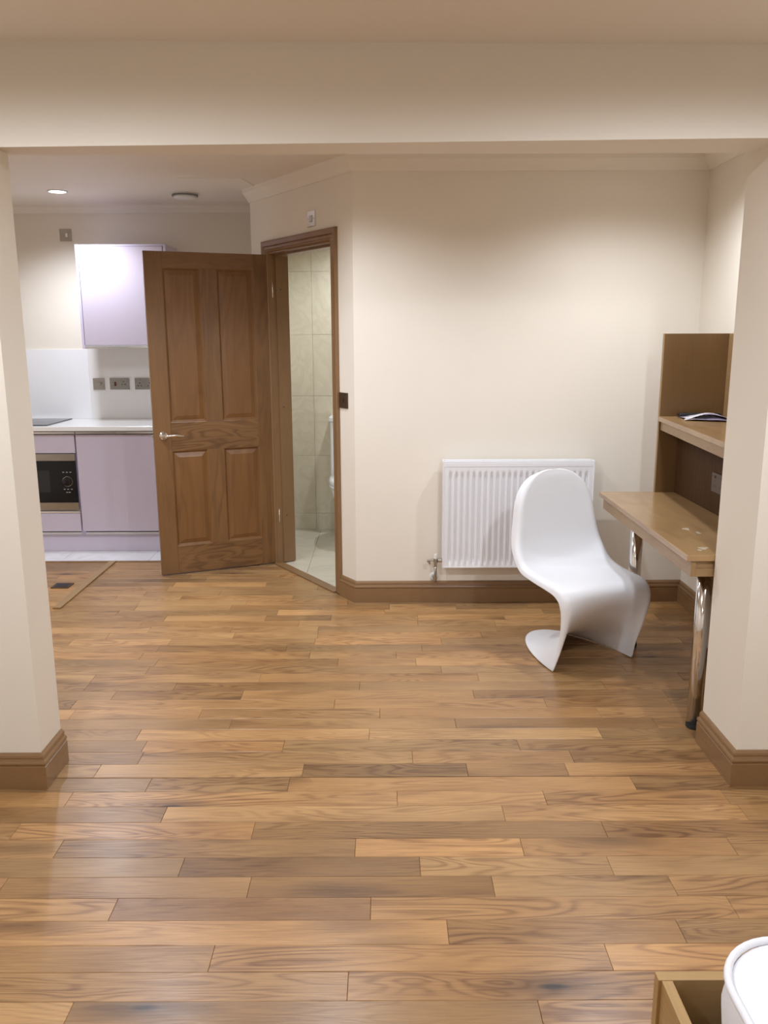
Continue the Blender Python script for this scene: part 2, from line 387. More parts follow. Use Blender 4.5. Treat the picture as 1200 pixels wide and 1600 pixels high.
# coving
cov = [(0.0, -0.075), (0.008, -0.075), (0.022, -0.050), (0.045, -0.022), (0.050, 0.0), (0, 0.0)]
cov = [(o*1.1, h) for o, h in cov]
pth = [(XR, 2.88), (XR, YW), (P0.x, P0.y), (PE.x, PE.y)]
struct(link('trim_1', sweep(pth, cov, org=Vector((0, 0, ZC)), side=1), 'paint'), 'plaster coving along the top of the rear walls')
cov2 = [(o, h*0.62) for o, h in cov]
struct(link('trim_2', sweep([(XK, YK-0.3), (XK, YK), (-3.2, YK)], cov2, org=Vector((0, 0, ZC)), side=1), 'paint'), 'plaster coving above the kitchen wall')
# skirting boards
sk = [(0, 0), (.020, 0), (.020, .080), (.0165, .082), (.0165, .085), (.0195, .088), (.0205, .093), (.0185, .0985), (.0125, .101), (.011, .106), (.0125, .110), (.011, .117), (.0065, .123), (.002, .125), (0, .125)]
struct(link('baseboard_left', sweep([(-2.4, YB), (XP_L, YB), (XP_L, 2.75)], sk, side=-1), 'skirt'))
struct(link('baseboard_right', sweep([(XP_R, 2.875), (XP_R, YB), (2.4, YB)], sk, side=-1), 'skirtY'))
struct(link('baseboard_back', sweep([tuple(dg(0.155).xy), (P0.x, P0.y), (XR, YW)], sk, side=-1), 'skirt'))
struct(link('baseboard_rear_right', sweep([(XR, YW-0.021), (XR, 2.88)], sk, side=-1), 'skirtY'))

# ------------------------------------------------------------------ floor planks
PW = 0.09
JF = [[-0.81, -0.33, 0.85], [-1.05, 0.04, 0.53], [-0.71, 0.38, 1.15], [-1.15, -0.41, 0.68], [-0.98, -0.09, 0.41, 1.04], [-0.59, 0.1, 0.65],
      [-1.07, -0.38, 0.3, 0.8], [-0.73, -0.04, 0.93], [-1.1, 0.16], [-0.43, 0.55], [-0.95, -0.09, 1.0], [-0.72, 0.35]]
JB = [[-0.29, 0.29], [-0.89, 0.1, 0.68], [-0.38, 0.5], [-0.95, -0.06, 0.83], [-0.61, 0.28, 1.07], [-0.75, -0.02, 0.87], [-1.3, -0.21, 0.67],
      [-0.61, 0.38, 1.2], [-0.92, -0.11, 0.96], [-1.31, -0.56, 0.42], [-1.09, 0.26, 1.1]]
rest = bmesh.new(); nplank = 0
TINT = {('F', 5, 2): (0.62, 0.60, 0.60), ('F', 7, 3): (0.74, 0.68, 0.66), ('F', 1, 3): (1.20, 1.2, 1.2), ('B', 5, 0): (0.72, 0.68, 0.66), ('F', 4, 1): (0.88, 0.86, 0.86), ('F', 10, 1): (1.12, 1.1, 1.05), ('F', 11, 1): (1.16, 1.08, 0.98)}
def plank_bm(bm, x0, x1, y0, y1, dz):
    e = 0.0010
    lv = [(0, -0.0105), (0, -0.0012), (e, 0.0)]
    rings = []
    for ins, z in lv:
        rings.append([bm.verts.new((x, y, z+dz)) for x, y in ((x0+ins, y0+ins), (x1-ins, y0+ins), (x1-ins, y1-ins), (x0+ins, y1-ins))])
    for a, c in zip(rings, rings[1:]):
        for i in range(4): bm.faces.new((a[i], a[(i+1) % 4], c[(i+1) % 4], c[i]))
    bm.faces.new(rings[-1])
def add_plank(x0, x1, y0, y1, key=None):
    global nplank
    g = 0.0003
    vis = y0 > 1.48 and y0 < 5.46 and min(abs(x0), abs(x1)) < 0.485*y1+0.05 or (x0 < 0 < x1 and y0 > 1.48)
    if x1 > 1.2 and x0 > 1.2 and y0 < 2.9: vis = False
    if y0 > 2.7 and x1 < -0.46*y0: vis = False
    if not vis or nplank >= 299:
        plank_bm(rest, x0+g, x1-g, y0+g, y1-g, 0.0); return
    bm = bmesh.new(); cx, cy = (x0+x1)/2, (y0+y1)/2
    plank_bm(bm, x0+g-cx, x1-g-cx, y0+g-cy, y1-g-cy, random.uniform(-0.0005, 0.0))
    o = link('plank', bm, 'floor', floor, (cx, cy, 0)); nplank += 1
    t = random.choice([1.0, 1.0, 1.14, 0.90, 0.74, 1.26, 0.82, 1.06, 0.95]); wr = random.uniform(-0.06, 0.05)
    c = (t*(1+wr*.6), t*(1-wr*.2), t*(1-wr))
    if key in TINT: c = TINT[key]
    o.color = (*c, 1)
for r in range(48):
    y1 = 2.625-PW*r; y0 = y1-PW
    if r < len(JF): J = list(JF[r])
    else:
        J = [random.uniform(-0.5, 0.4)]
    while J[0] > -2.0: J.insert(0, J[0]-random.uniform(0.5, 1.1))
    while J[-1] < 2.0: J.append(J[-1]+random.uniform(0.5, 1.1))
    J = [-2.4]+[j for j in J if -2.2 < j < 2.2]+[2.4]
    for i in range(len(J)-1): add_plank(J[i], J[i+1], y0, y1, ('F', r, i))
nrow = 31
for r in range(nrow+1):
    y0 = 2.629+PW*r; y1 = min(y0+PW, 5.445)
    if y1-y0 < 0.02: continue
    xm = XR
    if y0 > YW-0.02: xm = P0.x-0.56*(y0-YW)/0.83+0.03
    if y0 < 2.9: xm = 2.4
    if r < len(JB): J = list(JB[r])
    else: J = [random.uniform(-0.6, 0.6)]
    while J[0] > -2.8: J.insert(0, J[0]-random.uniform(0.35, 0.95))
    while J[-1] < xm-0.3: J.append(J[-1]+random.uniform(0.35, 0.95))
    if y0 > 4.40: J = [j for j in J if abs(j+1.85) > 0.2]+[-1.85]; J.sort()
    J = [-3.2]+[j for j in J if -3.0 < j < xm-0.12]+[xm]
    for i in range(len(J)-1): add_plank(J[i], J[i+1], y0, y1, ('B', r, i))
link('floor_boards', rest, 'floor', floor, kind='stuff')
# cover strips and thresholds
struct(bx('trim_3', 'apron', (-1.872, -1.826, 4.46, 5.452, 0.0, 0.010), None, 0.002), 'thin raised wooden cover strip laid across the boards by the kitchen')
struct(bx('trim_4', 'skirt', (-3.2, XK-0.02, 5.446, 5.472, -0.008, 0.005), None, 0.002), 'dark wooden edging between boards and kitchen tiles')
th = bmesh.new(); dprism(th, TA+0.02, TB-0.02, 0.025, -0.035, 0.0, 0.008)
struct(link('trim_5', th, 'frame'), 'wooden threshold strip in the bathroom doorway')
# kitchen tiles
kf = struct(bx('floor_kitchen', 'grout', (-3.2, XK, 5.473, YK, -0.0105, -0.004)))
for i in range(6):
    x1 = -1.62+0.60*(1-i)+0.005
    for k, (ya, yb) in enumerate([(5.474, 5.83), (5.832, 6.21)]):
        xa, xb = x1-0.6+.001, min(x1-.001, XK-0.002)
        if xb-xa < 0.03 or xa < -3.3: continue
        t = bx('tile', 'ktile', (max(xa, -3.19), xb, ya, yb, -0.004, 0.002), kf, 0.0008)
        t.location = Vector(t.location)-Vector(kf.location)
# ceiling access patch
b = bmesh.new(); prism(b, [(-0.79, 5.42), (-0.83, 5.15), (-1.20, 5.14), (-1.17, 5.44)], ZC-0.003, ZC+0.001)
link('access_panel', b, 'ceil', ceil_r)

# ------------------------------------------------------------------ door frame and door
fr = struct(empty('door_frame', dg(0.6)), 'stained wooden door frame of the bathroom doorway')
inv = -Vector(dg(0.6))
def fr_link(name, bm, mat='frame'):
    bmesh.ops.translate(bm, vec=inv, verts=bm.verts); return link(name, bm, mat, fr)
arc = [(0, 0.0), (0, 0.006), (0.006, 0.011), (0.012, 0.010), (0.016, 0.014), (0.030, 0.0145), (0.034, 0.011), (0.038, 0.0175), (0.060, 0.0195), (0.067, 0.017), (0.068, 0.0)]
LI, RI, ZI = 0.996, 0.222, 2.012
fr_link('architrave', sweep([(RI, 0.008), (RI, ZI), (LI, ZI), (LI, 0.008)], arc, e1=DU, e2=EZ, e3=DN, org=P0, side=1))
for t0, t1, z0, z1 in ((TA, RI+0.003, 0.008, ZT), (LI-0.003, TB, 0.008, ZT), (RI+.003, LI-.003, ZI-0.008, ZT)):
    bm = bmesh.new(); dprism(bm, t0, t1, 0.0, -0.135, z0, z1); fr_link('lining', bm)
for t0, t1, z0, z1 in ((RI+0.003, RI+0.016, 0.008, ZI-0.021), (LI-0.016, LI-0.003, 0.008, ZI-0.021), (RI+.003, LI-.003, ZI-0.021, ZI-0.008)):
    bm = bmesh.new(); dprism(bm, t0, t1, -0.042, -0.125, z0, z1); fr_link('stop', bm)
for z in (0.33, 1.05, 1.79):
    bm = bmesh.new(); tm = Matrix.Translation(dg(LI-0.0165, -0.07, z)) @ DU.to_track_quat('Z', 'Y').to_matrix().to_4x4()
    cyl(bm, 0.004, -0.0015, 0.0015, n=12, mat=tm); fr_link('screw_head', bm, 'dark')

A = Vector((-0.70, 5.41, 0)); ddir = Vector((-0.92, -0.39, 0)).normalized()
ang = math.atan2(-ddir.y, -ddir.x)
free = A+ddir*0.783
# local door frame: +x from free edge to hinge, -y towards us
door = struct(empty('door_1', free, ang), 'open four-panel oak veneer door with chrome lever handle')
DW, DH, DT = 0.762, 2.00, 0.035
Z0 = 0.008
def dbox(name, mat, x0, x1, z0, z1, y0=0.0, y1=DT, bev=0.0): return bx(name, mat, (x0, x1, y0, y1, z0, z1), door, bev)
s1, m1, m2, s2 = 0.107, 0.330, 0.434, 0.662
dbox('stile', 'doorV', 0, s1, Z0, DH, bev=0.0015); dbox('stile', 'doorV', s2, DW, Z0, DH, bev=0.0015)
for z0, z1 in ((1.905, DH), (0.800, 0.978), (Z0, 0.187)): dbox('rail', 'doorH', s1, s2, z0, z1, bev=0.0012)
for z0, z1 in ((0.978, 1.905), (0.187, 0.800)): dbox('muntin', 'doorV', m1, m2, z0, z1, bev=0.0012)
def door_panel(x0, x1, z0, z1):
    cx, cz = (x0+x1)/2, (z0+z1)/2; w2, h2 = (x1-x0)/2, (z1-z0)/2; bm = bmesh.new(); rings = []
    for ins, y in ((0, 0.001), (0.004, 0.003), (0.010, 0.011), (0.013, 0.0125), (0.038, 0.0055), (0.040, 0.0045)):
        rings.append([bm.verts.new((sx*(w2-ins), y, sz*(h2-ins))) for sx, sz in ((-1, -1), (1, -1), (1, 1), (-1, 1))])
    rings.insert(0, [bm.verts.new((sx*w2, DT-0.006, sz*h2)) for sx, sz in ((-1, -1), (1, -1), (1, 1), (-1, 1))])
    for a, c in zip(rings, rings[1:]):
        for i in range(4): bm.faces.new((a[i], a[(i+1) % 4], c[(i+1) % 4], c[i]))
    bm.faces.new(rings[-1]); bm.faces.new(rings[0][::-1]); bmesh.ops.recalc_face_normals(bm, faces=bm.faces)
    link('door_panel', bm, 'doorP', door, (cx, 0, cz))
for x0, x1 in ((s1, m1), (m2, s2)):
    door_panel(x0, x1, 0.978, 1.905); door_panel(x0, x1, 0.187, 0.800)
rotx = Matrix.Rotation(R(90), 4, 'X')
for sgn, yf in ((1, 0.0), (-1, DT)):
    bm = bmesh.new(); lathe(bm, [(0, 0), (.0265, 0), (.0265, .004), (.024, .009), (.012, .0105), (.0105, .030), (0.0, .030)], 28)
    hd = link('door_handle', bm, 'chrome', door, (0.058, yf, 0.900), True)
    hd.rotation_euler = (R(90)*sgn, 0, 0)
    bm = bmesh.new(); pts = [(0.0, 0, .030), (0.0, 0, .042), (.008, 0, .050), (.030, 0.002*sgn, .052), (.070, 0.003*sgn, .050), (.105, -0.001*sgn, .049), (.122, -0.004*sgn, .048)]
    tube(bm, pts, [.009, .009, .0095, .0085, .0075, .007, .004], 14); link('lever', bm, 'chrome', hd, None, True)
dbox('latch_plate', 'steel', -0.0012, 0.001, 0.855, 0.935, 0.006, DT-0.006)
dbox('latch_bolt', 'steel', -0.010, 0.0, 0.890, 0.905, 0.011, DT-0.011, 0.002)
for z in (0.325, 1.79):
    bm = bmesh.new(); box(bm, -0.001, 0.020, -0.0015, 0.001, -0.05, 0.05, 0.0005, 1); box(bm, -0.0015, 0.001, -0.001, 0.030, -0.05, 0.05, 0.0004, 1)
    h = link('hinge', bm, 'plate', door, (DW+0.001, 0.0, z)); h['label'] = 'chrome butt hinge'
    bm = bmesh.new(); cyl(bm, 0.0055, -0.05, 0.05, 0.0205, -0.002, 16, bev=0.001); link('knuckle', bm, 'chrome', h, None, True)
    for dz in (-.034, 0, .034):
        bm = bmesh.new(); cyl(bm, 0.0035, -0.0006, 0.0006, n=10, mat=Matrix.Translation((0.009+(.005 if dz == 0 else 0), -0.0018, dz)) @ rotx); link('screw', bm, 'dark', h)

# ------------------------------------------------------------------ switch plates
def plate_obj(name, label, cat, centre, w_, h_, nrm, mat='plate', group=None):
    """wall plate standing on a wall whose outward normal is nrm"""
    rz = math.atan2(nrm.y, nrm.x)+math.pi/2
    e = empty(name, centre, rz); tag(e, label, cat, group)
    bm = bmesh.new(); box(bm, -w_/2, w_/2, -0.008, 0.0, -h_/2, h_/2, 0.002); link('plate', bm, mat, e)
    for sx in (-1, 1):
        bm = bmesh.new(); cyl(bm, 0.0032, -0.0006, 0.0006, n=12, mat=Matrix.Translation((sx*(w_/2-0.013), -0.0085, 0)) @ rotx)
        link('screw', bm, 'steel' if mat != 'bronze' else 'bronze', e)
    return e
def pbox(e, name, mat, x0, x1, z0, z1, d=0.004, base=-0.008): return bx(name, mat, (x0, x1, base-d, base+0.001, z0, z1), e, 0.001)
ny = Vector((0, -1, 0))
e = plate_obj('switch_plate', 'square chrome switch plate high on the kitchen wall left of the wall cupboard', 'switch', (-2.272, YK, 2.215), .086, .086, ny); pbox(e, 'rocker', 'whitep', 0.000, .014, -.013, .013)
e = plate_obj('cooker_switch', 'chrome plate with a lever switch, leftmost of three on the splashback', 'switch', (-2.109, YK-.012, 1.160), .086, .086, ny)
pbox(e, 'rocker', 'steel', -.016, .020, -.004, .011, .012)
e = plate_obj('socket_plate', 'wide chrome plate with a dark red rocker, middle of three on the splashback', 'socket', (-1.955, YK-.012, 1.161), .146, .086, ny)
pbox(e, 'rocker', 'red', -.038, -.024, -.015, .015); pbox(e, 'socket_face', 'plate', .004, .055, -.022, .030, .001)
for q, (x, z) in enumerate(((.030, .016), (.019, -.004), (.041, -.004))): pbox(e, 'socket_slot', 'dark', x-.0035, x+.0035, z-.004, z+.004, .0015)
pbox(e, 'rocker', 'plate', .002, .012, .014, .030, .004)
e = plate_obj('socket_plate', 'wide chrome double socket partly hidden behind the open door edge', 'socket', (-1.770, YK-.012, 1.161), .146, .086, ny)
for c_ in (-.036, .036):
    pbox(e, 'rocker', 'plate', c_-.010, c_+.004, .018, .034, .004)
    for x, z in ((0, .006), (-.011, -.014), (.011, -.014)): pbox(e, 'socket_slot', 'dark', c_+x-.0035, c_+x+.0035, z-.004, z+.004, .0015)
e = plate_obj('fan_switch', 'shiny chrome switch plate on the slanting wall above the bathroom doorway', 'switch', dg(0.430, 0.0, 2.150), .086, .086, DN, 'chrome'); pbox(e, 'rocker', 'plate', -.012, .012, -.018, .018, .006)
e = plate_obj('light_switch', 'dark bronze light switch beside the bathroom door frame', 'switch', dg(0.107, 0.0, 1.149), .086, .086, DN, 'bronze'); pbox(e, 'rocker', 'bronze', -.007, .007, -.012, .012, .005)

# ------------------------------------------------------------------ lamps and smoke alarm
for i, (x, y, z, wt, col, lab) in enumerate(LAMPS):
    zc = z if z == ZC else 2.315-0.008*x
    e = empty('ceiling_light', (x, y, zc)); tag(e, lab, 'ceiling light')
    bm = bmesh.new(); lathe(bm, [(.050, -.001), (.052, -.006), (.060, -.007), (.063, 0.0), (.050, -.0005)], 40); link('trim_ring', bm, 'whitep', e, None, True)
    bm = bmesh.new(); lathe(bm, [(0, -.0045), (.052, -.0045), (.052, 0), (0, 0)], 32); link('lens', bm, 'lens', e)
    ld = bpy.data.lights.new('lamp', 'SPOT'); ld.energy = wt; ld.color = col; ld.spot_size = R(150 if z == ZC else 177); ld.spot_blend = 0.8 if z == ZC else 0.35; ld.shadow_soft_size = 0.045
    lo_ = bpy.data.objects.new('bulb', ld); C.objects.link(lo_); lo_.parent = e; lo_.location = (0, 0, -0.055)
e = empty('smoke_alarm', (-1.285, 5.69, ZC)); tag(e, 'round white smoke alarm on the kitchen ceiling', 'smoke alarm')
bm = bmesh.new(); lathe(bm, [(0, 0), (.080, 0), (.080, -.008), (0, -.008)], 40); link('base', bm, 'whitep', e, None)
bm = bmesh.new(); lathe(bm, [(0, -.008), (.082, -.008), (.084, -.018), (0, -.018)], 40); link('vent_ring', bm, 'grey_ring', e, None)
bm = bmesh.new(); lathe(bm, [(0, -.018), (.076, -.018), (.070, -.028), (.045, -.036), (.020, -.040), (0, -.041)], 40); link('cover', bm, 'whitep', e, None, True)

# ------------------------------------------------------------------ kitchen
# wall cupboard
e = empty('wall_cabinet', (-1.79, YK, 1.42)); tag(e, 'lilac gloss wall cupboard above the worktop with aluminium lower edge', 'cupboard')
def kb(name, mat, x0, x1, y0, y1, z0, z1, bev=0.001):
    o = bx(name, mat, (x0, x1, y0, y1, z0, z1), e, bev); o.location = Vector(o.location)-Vector(e.location); return o
kb('side_panel', 'lilac_side', -2.102, -2.084, 5.900, YK-.001, 1.420, 2.118); kb('side_panel', 'lilac_side', -1.502, -1.484, 5.900, YK-.001, 1.420, 2.118)
kb('top_panel', 'lilac_side', -2.084, -1.502, 5.900, YK-.001, 2.106, 2.118); kb('base_panel', 'upstand', -2.084, -1.502, 5.925, YK-.001, 1.424, 1.440)
kb('back_panel', 'upstand', -2.084, -1.502, YK-.012, YK-.001, 1.440, 2.106)
kb('door', 'lilac', -2.080, -1.506, 5.897, 5.916, 1.445, 2.104, 0.0015)
kb('handle_profile', 'alu', -2.082, -1.504, 5.892, 5.915, 1.422, 1.443, 0.003)
# base units
YF = 5.70
def base_unit(x0, x1, label, gaps):
    global e
    e = empty('base_cabinet', ((x0+x1)/2, 5.95, 0.0)); tag(e, label, 'cupboard', 'lilac kitchen base units')
    kb('side_panel', 'lilac_side', x0, x0+.016, 5.725, YK-.02, .13, .868); kb('side_panel', 'lilac_side', x1-.016, x1, 5.725, YK-.02, .13, .868)
    kb('base_panel', 'upstand', x0+.016, x1-.016, 5.725, YK-.02, .13, .146); kb('back_panel', 'upstand', x0+.016, x1-.016, YK-.032, YK-.02, .146, .868)
    kb('handle_profile', 'alu', x0+.002, x1-.003, YF+.006, 5.724, .846, .862, 0.002)
    return e
base_unit(-2.131, -1.531, 'lilac base cupboard with one plain door between microwave and open door', None)
kb('door', 'lilac', -2.128, -1.534, YF, YF+.019, .158, .842, 0.0015)
base_unit(-1.529, XK-.012, 'lilac base cupboard in the kitchen corner behind the open door', None)
kb('door', 'lilac', -1.526, XK-.015, YF, YF+.019, .158, .842, 0.0015)
base_unit(-2.733, -2.133, 'lilac base unit housing the built-in microwave, with drawer fronts above and below', None)
kb('drawer', 'lilac', -2.730, -2.138, YF, YF+.019, .714, .842, 0.0015); kb('drawer', 'lilac', -2.730, -2.138, YF, YF+.019, .158, .286, 0.0015)
kb('shelf', 'upstand', -2.717, -2.149, 5.725, YK-.04, .296, .312); kb('shelf', 'upstand', -2.717, -2.149, 5.725, YK-.04, .712, .728)
kb('handle_profile', 'alu', -2.730, -2.136, YF-.003, YF+.022, .289, .303, 0.002)
base_unit(-3.196, -2.735, 'lilac base cupboard at the far left end, behind the pier', None)
kb('door', 'lilac', -3.190, -2.738, YF, YF+.019, .158, .842, 0.0015)
pl = bx('plinth', 'lilac', (-3.19, XK-.01, 5.745, 5.762, 0.003, 0.127), None, 0.001); tag(pl, 'continuous lilac plinth board under the kitchen base units', 'plinth')
wt_ = bx('worktop', 'quartz', (-3.195, XK-.004, 5.648, YK-.001, 0.872, 0.904), None, 0.003); tag(wt_, 'continuous white worktop on the lilac base units', 'worktop')
# splashback
e = empty('splashback', (-2.6, YK, .904)); tag(e, 'glossy white splashback panel behind the hob', 'splashback')
kb('panel', 'splash', -3.19, -2.178, YK-.010, YK-.0005, .9045, 1.412, .001)
e = empty('splashback', (-1.5, YK, .904)); tag(e, 'white upstand panel carrying three chrome plates under the wall cupboard', 'splashback')
kb('panel', 'upstand', -2.177, XK-.004, YK-.012, YK-.0005, .9045, 1.4195, .001)
# hob
e = empty('hob', (-2.6, 5.95, .904)); tag(e, 'black glass hob set on the white worktop', 'hob')
kb('glass', 'blackglass', -2.90, -2.318, 5.700, 6.180, .9045, .910, .0015)
for x, y, r in ((-2.46, 5.82, .075), (-2.46, 6.05, .095), (-2.75, 5.82, .095), (-2.75, 6.05, .075)):
    bm = bmesh.new(); lathe(bm, [(r-.002, .0), (r, .0), (r, .0004), (r-.002, .0004), (r-.002, .0)], 40); o = link('cooking_ring', bm, 'print', e, (x+2.6, y-5.95, .0061))
# microwave
e = empty('microwave', (-2.43, 5.70, .314)); tag(e, 'built-in black glass and steel microwave with a round dial', 'microwave')
kb('body', 'dark', -2.712, -2.156, 5.705, 6.08, .3135, .7105, .002)
kb('trim_strip', 'steel', -2.716, -2.140, 5.690, 5.705, .662, .710, .001); kb('trim_strip', 'steel', -2.716, -2.140, 5.690, 5.705, .314, .366, .001)
kb('front_glass', 'blackglass', -2.716, -2.142, 5.691, 5.704, .367, .661, .001)
kb('window', 'windowglass', -2.68, -2.326, 5.6895, 5.692, .440, .595, .001)
bm = bmesh.new(); tm = Matrix.Rotation(R(90), 4, 'X')
lathe(bm, [(0, .018), (.028, .018), (.031, .015), (.031, 0), (0, 0)], 32, tm); o = link('dial', bm, 'blackglass', e, (-2.204+2.43, 5.691-5.70, .517-.314), True)
bm = bmesh.new(); lathe(bm, [(.032, 0), (.036, 0), (.036, .003), (.032, .003), (.032, 0)], 40, tm); link('dial_ring', bm, 'steel', o)
def marks(zc, n, wd):
    for k in range(n):
        kb('mark', 'print', -2.204-wd/2+wd*k/(n-1)-.006, -2.204-wd/2+wd*k/(n-1)+.006, 5.6903, 5.6914, zc-.0025, zc+.0025, 0)
marks(.582, 3, .05); marks(.462, 3, .05); marks(.440, 2, .018)

# floor vent
e = empty('floor_vent', (-1.985, 4.902, 0.0)); tag(e, 'small square dark floor socket plate set in the boards by the kitchen', 'floor plate')
bm = bmesh.new(); box(bm, -.055, .055, -.052, .052, .0005, .005, .002); link('plate', bm, 'bronze', e)
bm = bmesh.new(); box(bm, -.035, .035, -.03, .03, .0045, .0062, .0005, 1); link('lid', bm, 'dark', e)

# ------------------------------------------------------------------ radiator
RX0, RX1, RZ0, RZ1, RYF, RYB = 0.324, 1.149, 0.230, 0.832, 4.462, 4.535
e = empty('radiator', ((RX0+RX1)/2, YW, 0.0)); tag(e, 'white ribbed panel radiator on the back wall behind the chair', 'radiator')
nf = 24; pit = (RX1-RX0-0.05)/nf
def radf(u, v):
    x = RX0+0.006+(RX1-RX0-0.012)*u; z = RZ0+0.004+(RZ1-RZ0-0.034)*v
    s = (x-(RX0+0.025))/pit; y = RYF
    if 0 <= s <= nf:
        g = 0.5+0.5*math.cos(2*math.pi*s); g = 1-g
        g = min(1.0, max(0.0, (g-0.25)/0.6)); g = g*g*(3-2*g)
        dz = min(z-(RZ0+0.030), (RZ1-0.062)-z)
        m_ = min(1, max(0, dz/0.011)); m_ = m_*m_*(3-2*m_)
        y += 0.0125*g*m_
    return Vector((x-(RX0+RX1)/2, y-YW, z))
bm = grid(24*10+7, 34, radf); bmesh.ops.recalc_face_normals(bm, faces=bm.faces); link('front_panel', bm, 'white', e, None, True)
kb('front_rim', 'white', RX0+.004, RX1-.004, RYF-.0015, RYF+.012, RZ1-.032, RZ1-.010, .002)
kb('front_rim', 'white', RX0+.004, RX1-.004, RYF-.001, RYF+.012, RZ0, RZ0+.010, .002)
kb('side_panel', 'white', RX0, RX0+.006, RYF-.002, RYB, RZ0-.002, RZ1, .0015); kb('side_panel', 'white', RX1-.006, RX1, RYF-.002, RYB, RZ0-.002, RZ1, .0015)
kb('back_panel', 'white', RX0+.006, RX1-.006, RYB-.012, RYB, RZ0, RZ1-.01, .002)
kb('top_rail', 'white', RX0+.006, RX1-.006, RYF-.001, RYF+.014, RZ1-.012, RZ1, .0015); kb('top_rail', 'white', RX0+.006, RX1-.006, RYB-.012, RYB, RZ1-.010, RZ1, .0015)
bm = bmesh.new()
nsl = 100
for k in range(nsl):
    x = RX0+.02+(RX1-RX0-.04)*k/(nsl-1)-(RX0+RX1)/2; box(bm, x-.0016, x+.0016, RYF+.013-YW, RYB-.011-YW, RZ1-.006, RZ1-.003)
o = link('top_grille', bm, 'white', e); o['kind'] = 'stuff'
for x in (RX0+.15, RX1-.15): kb('bracket', 'whitep', x-.015, x+.015, RYB, YW-.001, RZ0+.1, RZ1-.08, .002)
vx = 0.288
bm = bmesh.new(); tube(bm, [(vx-.74, -.08, .262), (vx-.74, -.08, .150), (vx-.74, -.074, .143), (vx-.74, -.06, .140), (vx-.74, -.002, .140)], .0080, 14)
vv = Vector((-(RX0+RX1)/2+.74, 0, 0)); bmesh.ops.translate(bm, vec=vv, verts=bm.verts); link('tail_pipe', bm, 'steel', e, None, True)
bm = bmesh.new(); cyl(bm, .013, .250, .277, vx-(RX0+RX1)/2, -.08, 20, bev=.002); cyl(bm, .0105, .232, .250, vx-(RX0+RX1)/2, -.08, 6); link('valve_body', bm, 'steel', e)
bm = bmesh.new(); cyl(bm, .0095, .277, .304, vx-(RX0+RX1)/2, -.08, 20, r2=.0085, bev=.0015); link('valve_cap', bm, 'whitep', e)
bm = bmesh.new(); tube(bm, [(vx-.048-.74, -.08, .268), (vx-.74+.036, -.08, .268)], .0055, 12); tube(bm, [(vx-.74+.012, -.08, .268), (vx-.74+.036, -.08, .268)], .0125, 6)
tube(bm, [(vx-.040-.74, -.08, .266), (vx-.030-.74, -.088, .245)], [.009, .004], 10)
bmesh.ops.translate(bm, vec=vv, verts=bm.verts); link('valve_arm', bm, 'steel', e)
bm = bmesh.new(); lathe(bm, [(.010, 0), (.024, 0), (.024, .003), (.018, .006), (.010, .007)], 32, Matrix.Translation((vx-.004-(RX0+RX1)/2, -.0005, .1515)) @ tm); link('pipe_collar', bm, 'whitep', e, None, True)

# ------------------------------------------------------------------ desk
DZ = 0.722
e = empty('desk', (1.40, 3.5, 0)); tag(e, 'varnished oak built-in desk along the right wall on chrome legs', 'desk')
kb('desktop', 'desk', 1.093, XR-.002, 2.885, 4.135, DZ-.022, DZ, .0015)
kb('front_apron', 'apron', 1.112, 1.130, 2.893, 4.118, .640, DZ-.022, .001)
kb('end_apron', 'apron', 1.130, XR-.004, 2.900, 2.918, DZ-.052, DZ-.022, .001); kb('end_apron', 'apron', 1.130, XR-.004, 2.893, 2.911, .640, DZ-.052, .001)
kb('end_apron', 'apron', 1.130, XR-.004, 4.100, 4.118, .640, DZ-.022, .001)
for x, y in ((1.208, 2.992), (1.212, 3.86)):
    bm = bmesh.new(); cyl(bm, .030, 0.022, DZ-.026, n=40); lg = link('leg', bm, 'chrome', e, (x-1.40, y-3.5, 0), True); lg['label'] = 'round chrome leg'
    for p in lg.data.polygons: p.use_smooth = len(p.vertices) == 4
    bm = bmesh.new(); cyl(bm, .031, 0.0025, 0.022, n=40, bev=.002); link('foot', bm, 'rubber', lg)
    bm = bmesh.new(); cyl(bm, .045, DZ-.027, DZ-.022, n=40); link('mounting_plate', bm, 'steel', lg)
for k, (x, y, a) in enumerate(((1.235, 3.30, .020), (1.262, 3.235, .014), (1.190, 2.99, .020), (1.165, 2.965, .010))):
    bm = bmesh.new(); n = 14; rr_ = [a*random.uniform(.45, 1.15) for _ in range(n)]
    prism(bm, [(rr_[i]*math.cos(2*math.pi*i/n)*.9, rr_[i]*math.sin(2*math.pi*i/n)*1.5) for i in range(n)], 0, .0004)
    o = link('paint_mark', bm, 'boxmark', e, (x-1.40, y-3.5, DZ+.0001)); o['label'] = 'pale dried paint mark'
